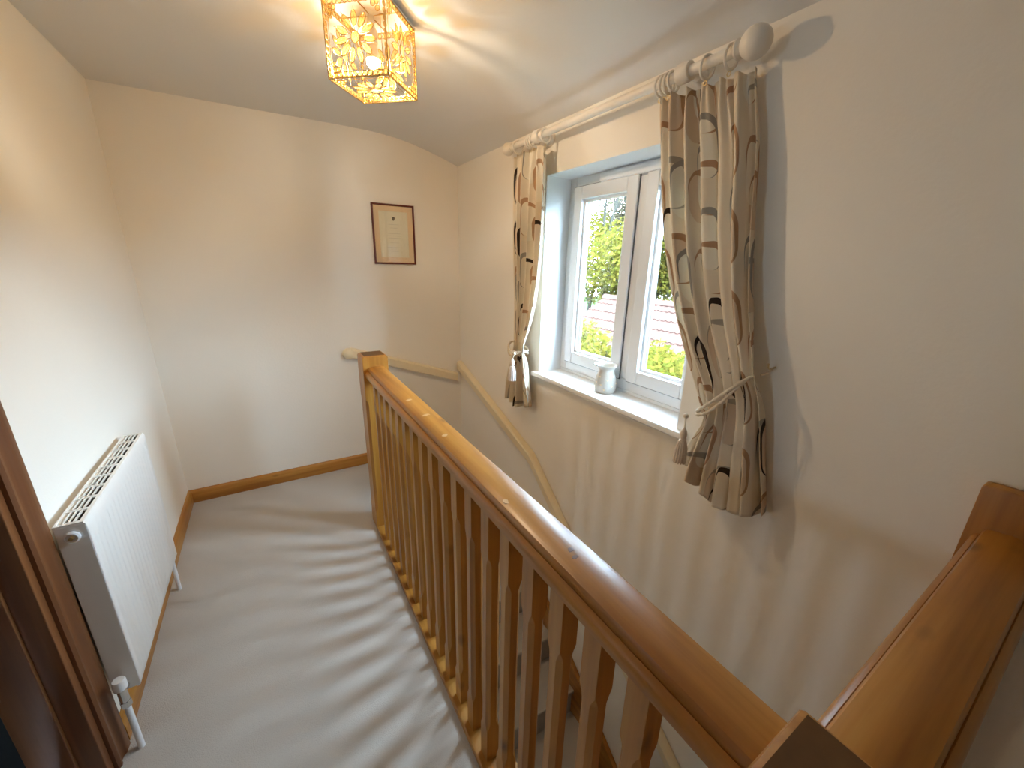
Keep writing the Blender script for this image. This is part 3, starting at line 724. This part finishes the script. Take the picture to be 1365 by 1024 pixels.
# ------------------------------------------------------------------ vase on the sill
VX, VY, VZ = 1.372, 1.345, 0.90
vs = thing('ceramic_burner', (VX, VY, VZ), 'small white ceramic burner with pierced hearts on the window sill', 'oil burner')
vprof = [(0.001, 0), (0.044, 0), (0.050, 0.006), (0.0525, 0.03), (0.051, 0.055), (0.044, 0.085), (0.038, 0.104), (0.037, 0.112), (0.042, 0.124), (0.050, 0.134), (0.052, 0.137), (0.048, 0.136), (0.036, 0.120), (0.030, 0.112), (0.001, 0.110)]
body = MB().lathe((VX, VY, VZ), vprof, 40)
def vr(z):
    for (r0, z0), (r1, z1) in zip(vprof[1:10], vprof[2:11]):
        if z0 <= z <= z1: return r0 + (r1-r0)*(z-z0)/(z1-z0+1e-9)
    return 0.05
vb_ = build('body', body, 'ceramic', vs, smooth=50)
lip = MB()
ang0 = math.radians(115)
lip.loops([[Vector((VX, VY, VZ+0.128)) + Vector((math.cos(ang0), math.sin(ang0), 0))*dd + Vector((-math.sin(ang0), math.cos(ang0), 0))*ww*sg + Vector((0, 0, hh)) for sg, hh in ((-1, 0.006), (0, -0.006), (1, 0.006), (0, 0.0))] for dd, ww in ((0.036, 0.026), (0.052, 0.018), (0.068, 0.006))])
build('spout', lip, 'ceramic', vb_, smooth=60)
heart = [(0, -0.9), (0.55, -0.35), (0.9, 0.15), (0.8, 0.6), (0.42, 0.75), (0, 0.42), (-0.42, 0.75), (-0.8, 0.6), (-0.9, 0.15), (-0.55, -0.35)]
for ai, zz in ((-175, 0.082), (-160, 0.045), (-125, 0.070), (-100, 0.040), (-195, 0.052), (-140, 0.022), (-85, 0.085), (-60, 0.05), (150, 0.03)):
    a = math.radians(ai); rr = vr(zz); sc_ = 0.0058
    rings = []
    for dr in (-0.002, 0.0012):
        rings.append([(VX+(rr+dr)*math.cos(a+hx*sc_/rr), VY+(rr+dr)*math.sin(a+hx*sc_/rr), VZ+zz+hy*sc_) for hx, hy in heart])
    build('heart', MB().loops(rings), 'ceramic_hole', vb_)
for sgn in (-1, 1):
    for k in range(6):
        pts = []
        for q in range(9):
            zz = 0.012+0.09*q/8; a = sgn*q*0.16 + 2*PI*k/6; pts.append((VX+(vr(zz)+0.0002)*math.cos(a), VY+(vr(zz)+0.0002)*math.sin(a), VZ+zz))
        build('relief_line', MB().tube(pts, 0.0011, 5), 'ceramic', vb_, smooth=60)

# ------------------------------------------------------------------ ceiling lamp
LC = Vector((0.412, 1.595, 2.05)); LS = 0.207; LA = math.radians(47)
lamp = thing('ceiling_lamp', (LC.x, LC.y, LC.z), 'lit cube ceiling lamp with amber crystal flowers', 'ceiling lamp')
lamp.rotation_euler = (0, 0, LA)
def lbuild(name, mb, mat, parent=lamp, smooth=None, bev=0):
    """mb in lamp-local coordinates"""
    me_o = build(name, mb, mat, None, origin=(0, 0, 0), smooth=smooth, bev=bev); me_o.parent = parent; return me_o
h = LS/2
fr_ = MB()
for sx in (-h, h):
    for sy in (-h, h): fr_.tube([(sx, sy, 0), (sx, sy, LS)], 0.0022, 6)
for z in (0, LS):
    for s_ in (-h, h): fr_.tube([(-h, s_, z), (h, s_, z)], 0.0022, 6).tube([(s_, -h, z), (s_, h, z)], 0.0022, 6)
fr_.tube([(-h, 0, LS), (h, 0, LS)], 0.002, 6).tube([(0, -h, LS), (0, h, LS)], 0.002, 6)
frame_o = lbuild('wire_frame', fr_, 'wire_gold', smooth=60)
ztop_c = ZC - LC.z
lbuild('ceiling_rose', MB().lathe((0, 0, 0), [(0.001, ztop_c-0.020), (0.030, ztop_c-0.018), (0.042, ztop_c-0.008), (0.043, ztop_c)], 24), 'white_plastic', smooth=40)
lbuild('top_plate', MB().box(-h-0.003, h+0.003, -h-0.003, h+0.003, LS+0.002, LS+0.006), 'white_plastic', bev=0.001)
lbuild('lamp_holder', MB().lathe((0, 0, 0), [(0.014, 0.125), (0.019, 0.130), (0.019, 0.165), (0.012, 0.175), (0.010, ztop_c-0.015)], 16), 'white_plastic', smooth=40)
BR, BZ = 0.022, 0.082
bprof = [(max(0.001, BR*math.sin(a)), BZ-BR*math.cos(a)) for a in [0.02+(PI*0.545-0.02)*i/10 for i in range(11)]]
lbuild('bulb', MB().lathe((0, 0, 0), bprof, 20), 'lit_bulb', smooth=60)
lbuild('bulb_collar', MB().lathe((0, 0, 0), [(0.001, BZ+0.0030), (0.0225, BZ+0.0032), (0.0232, BZ+0.007), (0.0205, BZ+0.022), (0.015, BZ+0.036), (0.013, 0.128)], 20), 'white_plastic', smooth=40)  # opaque collar, shaped to keep bulb light off the ceiling
def jewel(name, rx, ry, rz, n, m_, rim):
    g = MB().ball((0, 0, 0), rx, ry, rz, n, m_); nf = len(g.f)
    N = 14
    rings = [[Vector((math.cos(2*PI*k/N)*(rx+rim*cx), rim*cy, math.sin(2*PI*k/N)*(rz+rim*cx))) for k in range(N)] for cx, cy in ((-0.5, -1), (1, -0.6), (1, 0.6), (-0.5, 1), (-0.5, -1))]
    g.loops(rings, caps=False)
    o = lbuild(name, g, 'crystal', smooth=60)
    o.data.materials.append(M['wire_gold'])
    for p in o.data.polygons[nf:]: p.material_index = 1
    return o
pet = jewel('crystal_petal', 0.0092, 0.0042, 0.0205, 10, 8, 0.0013)
cen = jewel('crystal_center', 0.0135, 0.005, 0.016, 12, 8, 0.0015)
bead = jewel('crystal_bead', 0.0070, 0.0050, 0.0070, 8, 6, 0.0012)
first = {'p': pet, 'c': cen, 'b': bead}; used = set()
def place(k, mat4):
    if k in used: o = first[k].copy(); COL.objects.link(o); o.parent = lamp
    else: o = first[k]; used.add(k)
    o.matrix_local = mat4
faces = []
for i in range(4):
    faces.append(Matrix.Rotation(i*PI/2, 4, 'Z') @ Matrix.Translation((0, -h, h)))
faces.append(Matrix.Translation((0, 0, 0.0)) @ Matrix.Rotation(-PI/2, 4, 'X'))
wires = MB()
for F in faces:
    place('c', F)
    for k in range(11):
        a = 2*PI*k/11
        place('p', F @ Matrix.Rotation(a, 4, 'Y') @ Matrix.Translation((0, 0, 0.048)))
        p0 = F @ Matrix.Rotation(a, 4, 'Y') @ Vector((0, 0, 0.012)); p1 = F @ Matrix.Rotation(a, 4, 'Y') @ Vector((0, 0, 0.078))
        wires.tube([p0, p1], 0.0008, 5)
    for sx in (-1, 1):
        for sz in (-1, 1):
            for qx, qz in ((0.080, 0.066), (0.066, 0.080), (0.078, 0.083)):
                place('b', F @ Matrix.Translation((sx*qx, 0, sz*qz)))
    for q in (-0.088, 0.088):
        wires.tube([F @ Vector((q, 0, -h)), F @ Vector((q, 0, h))], 0.0008, 5).tube([F @ Vector((-h, 0, q)), F @ Vector((h, 0, q))], 0.0008, 5)
lbuild('wire', wires, 'wire_gold', frame_o, smooth=60)
NB = 12
for i in range(NB):
    q = -h + LS*(i+0.5)/NB
    for s1 in (-1, 1):
        for z in (0.009, LS-0.009):
            place('b', Matrix.Translation((q, s1*(h-0.000), z))); place('b', Matrix.Translation((s1*(h-0.000), q, z)) @ Matrix.Rotation(PI/2, 4, 'Z'))
        if 0 < i < NB-1:
            for s2 in (-1, 1): place('b', Matrix.Translation((s1*(h-0.003), s2*(h-0.003), q+h)))

# ------------------------------------------------------------------ outside: garage roof, trees, added hedge, ground
tag(build('ground', bx(1.7, 45, -20, 45, -3.1, -3.0), 'grass'), 'grass ground outside the window', 'ground', kind='structure')
GX, GZ, GY0, GY1 = 8.0, 0.66, 3.0, 8.15
SL = math.radians(30); RL = 3.4
up = Vector((math.cos(SL), 0, math.sin(SL))); nrm = Vector((-math.sin(SL), 0, math.cos(SL)))
ridge = Vector((GX, 0, GZ))
roof = thing('garage', (GX, (GY0+GY1)/2, -3.0), 'garage with brown pantile roof seen through the window', 'garage')
ex, ez = GX - RL*math.cos(SL), GZ - RL*math.sin(SL)
build('wall', MB().loops([[(x, y, z) for x, z in ((ex+0.25, -3.0), (2*GX-ex-0.25, -3.0), (2*GX-ex-0.25, ez), (GX, GZ-0.16), (ex+0.25, ez))] for y in (GY0+0.1, GY1-0.1)]), 'brick', roof)
build('roof_deck', MB().loops([[(x, y, z) for x, z in ((ex, ez-0.10), (GX, GZ-0.10), (2*GX-ex, ez-0.10), (2*GX-ex, ez-0.04), (GX, GZ-0.03), (ex, ez-0.04))] for y in (GY0, GY1)]), 'roof_tile', roof)
TW, TL, TE = 0.30, 0.40, 0.33
def tile_mesh():
    m = MB(); n = 13; prof_ = []
    for i in range(n):
        u = i/(n-1); prof_.append((u*TW, 0.022*max(0, math.sin(2*PI*u*2-0.6))**0.8 if True else 0))
    for zofs in (0,):
        vs = []
        for l_, lift in ((0, 0.030), (TL, 0.0)):
            vs += [(l_, yy, hh+lift) for yy, hh in prof_]
        fs = [(i, i+1, n+i+1, n+i) for i in range(n-1)]
        m.add(vs, fs)
        m.add([(0, yy, hh+0.030) for yy, hh in prof_] + [(0, yy, hh+0.006) for yy, hh in prof_], [(i, n+i, n+i+1, i+1) for i in range(n-1)])
    return m
tmesh = build('roof_tile', tile_mesh(), 'roof_tile', None, origin=(0, 0, 0), smooth=40)
rotm = Matrix((( up.x, 0, nrm.x, 0), (0, 1, 0, 0), (up.z, 0, nrm.z, 0), (0, 0, 0, 1)))
first_t = True
rows = 10; cols = int((GY1-GY0)/TW)
for r_ in range(rows):
    for c_ in range(cols):
        base_p = ridge - up*(TE*(r_+1)) + nrm*0.0 + Vector((0, GY1-TW*(c_+1), 0))
        o = tmesh if first_t else tmesh.copy()
        if not first_t: COL.objects.link(o)
        first_t = False
        o.parent = roof
        mw = Matrix.Translation(base_p) @ rotm
        o.matrix_local = Matrix.Translation(-Vector(roof.location)) @ mw
rt0 = None
for k in range(int((GY1-GY0)/0.4)+1):
    y = GY1 - 0.4*k
    prof_ = [(0.13*math.cos(PI*i/8), 0.10*math.sin(PI*i/8)) for i in range(9)]
    if rt0 is None:
        rt0 = build('ridge_tile', MB().loops([[(GX+a, y-0.43+0.0, GZ-0.03+b) for a, b in prof_], [(GX+a*1.08, y, GZ-0.025+b*1.08) for a, b in prof_]]), 'roof_tile', roof, smooth=60); ry_ = y
    else: copy(rt0, roof, rt0.location + Vector((0, y-ry_, 0)))

def leaves(mb, centers, n, size, rnd, squash=1.0):
    for _ in range(n):
        c_, r_ = centers[rnd.randrange(len(centers))]
        while True:
            d_ = Vector((rnd.uniform(-1, 1), rnd.uniform(-1, 1), rnd.uniform(-1, 1)))
            if 0.15 < d_.length <= 1: break
        p = Vector(c_) + Vector((d_.x*r_, d_.y*r_, d_.z*r_*squash))
        a = Vector((rnd.uniform(-1, 1), rnd.uniform(-1, 1), rnd.uniform(-1, 1))).normalized(); b_ = a.orthogonal().normalized()
        s1 = size*rnd.uniform(0.6, 1.3)
        mb.add([p - a*s1, p - b_*s1*0.5, p + a*s1, p + b_*s1*0.5], [(0, 1, 2, 3)])
def branchy(mb, p, d_, ln, r_, depth, rnd, tips, spread=0.6):
    mid = p + d_*ln*0.5 + Vector((rnd.uniform(-1, 1), rnd.uniform(-1, 1), 0))*ln*0.06
    q = p + d_*ln
    mb.tube([p, mid, q], [r_, r_*0.85, r_*0.65], 5)
    if depth == 0: tips.append(q); return
    for _ in range(3):
        nd = (d_ + Vector((rnd.uniform(-1, 1), rnd.uniform(-1, 1), rnd.uniform(-0.3, 0.8)))*spread).normalized()
        branchy(mb, q, nd, ln*rnd.uniform(0.6, 0.82), r_*0.6, depth-1, rnd, tips, spread)
def tree(name, base_p, hgt, depth, leafn, leafr, lsize, lmat, bmat, label, seed, cat='tree', spread=0.6, grp=None):
    rnd = random.Random(seed); o = thing(name, base_p, label, cat, grp)
    tr_ = MB(); tips = []
    branchy(tr_, Vector(base_p), Vector((0, 0, 1)), hgt*0.34, hgt*0.014, depth, rnd, tips, spread)
    build('trunk', tr_, bmat, o, smooth=60)
    lf = MB(); leaves(lf, [(t_, leafr) for t_ in tips], leafn, lsize, rnd)
    f = build('foliage', lf, lmat, o); f['kind'] = 'stuff'
    return o
tree('bare_tree', (11.5, 12.6, -3.0), 8.6, 6, 1500, 0.3, 0.05, 'leaf_pale', 'pale_bark', 'tall thin-branched tree with few leaves left of the garage roof', 3, spread=0.55)
tree('bare_tree', (14.5, 14.0, -3.0), 10.5, 6, 2500, 0.4, 0.07, 'leaf_pale', 'pale_bark', 'tallest pale bare tree behind the garage', 12, spread=0.5)
tree('leafy_tree', (11.2, 10.6, -3.0), 6.0, 4, 9000, 0.55, 0.075, 'leaf_lime', 'bark', 'yellow-green leafy tree behind the garage ridge', 5)
tree('leafy_tree', (10.6, 8.1, -3.0), 6.2, 4, 9000, 0.6, 0.075, 'leaf_lime', 'bark', 'yellow-green leafy tree seen beside the right curtain', 6)
tree('leafy_tree', (10.2, 12.4, -3.0), 5.4, 4, 8000, 0.55, 0.07, 'leaf_green', 'bark', 'mid green leafy tree at the left edge of the window', 8)
tree('leafy_tree', (16.0, 11.0, -3.0), 8.5, 4, 8000, 0.9, 0.10, 'leaf_pale', 'bark', 'pale distant leafy tree behind the others', 9)
def shrub(base_p, hgt, r_, n, lmat, label, seed):
    rnd = random.Random(seed); o = thing('shrub', base_p, label, 'shrub', None)
    st_ = MB(); tips = []
    for _ in range(6):
        d_ = Vector((rnd.uniform(-0.35, 0.35), rnd.uniform(-0.35, 0.35), 1)).normalized()
        branchy(st_, Vector(base_p), d_, hgt*0.42, 0.025, 2, rnd, tips, 0.5)
    build('stems', st_, 'bark', o, smooth=60)
    lf = MB(); leaves(lf, [(t_, r_) for t_ in tips], n, 0.05 if r_ < 0.5 else 0.075, rnd); f = build('foliage', lf, lmat, o); f['kind'] = 'stuff'
shrub((4.15, 4.42, -3.0), 3.58, 0.30, 9000, 'leaf_lime', 'lime green shrub in front of the roof, left window pane', 21)
shrub((4.0, 3.28, -3.0), 3.36, 0.30, 9000, 'leaf_lime', 'lime green shrub in front of the roof, right window pane', 22)
shrub((11.4, 11.2, -3.0), 4.6, 0.75, 9000, 'leaf_lime', 'yellow-green bush just above the garage ridge, left pane', 23)
shrub((11.4, 9.0, -3.0), 4.8, 0.75, 9000, 'leaf_lime', 'yellow-green bush just above the garage ridge, right pane', 24)

# added hedge outside the view, its height set to hold back low sky light
hrnd = random.Random(31)
hx0, hx1, hy0, hy1, hz1 = 11.6, 13.2, -16.0, 6.6, 2.6
hedge = thing('added_hedge', ((hx0+hx1)/2, (hy0+hy1)/2, -3.0), 'added dark hedge out of view, holding back low sky light', 'hedge')
hm = MB(); ny, nz_ = 60, 16
prof_h = [(hx0, -3.0), (hx0-0.1, 0.0), (hx0, 1.4), (hx0+0.35, hz1-0.3), ((hx0+hx1)/2, hz1), (hx1-0.35, hz1-0.3), (hx1, 1.4), (hx1+0.1, 0.0), (hx1, -3.0)]
rings = []
for k in range(ny+1):
    y = hy0 + (hy1-hy0)*k/ny
    rings.append([(x + hrnd.uniform(-0.15, 0.15), y, z + (hrnd.uniform(-0.35, 0.35) if z > 0 else 0)) for x, z in prof_h])
hm.loops(rings)
build('core', hm, 'added_hedge_core', hedge, smooth=180)
lf = MB()
for _ in range(9000):
    k = hrnd.randrange(ny); j = hrnd.randrange(len(prof_h)-1); a_, b_ = hrnd.random(), hrnd.random()
    p = Vector(rings[k][j]).lerp(Vector(rings[k][j+1]), a_).lerp(Vector(rings[k+1][j]).lerp(Vector(rings[k+1][j+1]), a_), b_)
    d1 = Vector((hrnd.uniform(-1, 1), hrnd.uniform(-1, 1), hrnd.uniform(-1, 1))).normalized(); d2 = d1.orthogonal().normalized(); q = hrnd.uniform(0.10, 0.22)
    lf.add([p-d1*q, p-d2*q*0.5, p+d1*q, p+d2*q*0.5], [(0, 1, 2, 3)])
build('foliage', lf, 'leaf_green', hedge)['kind'] = 'stuff'
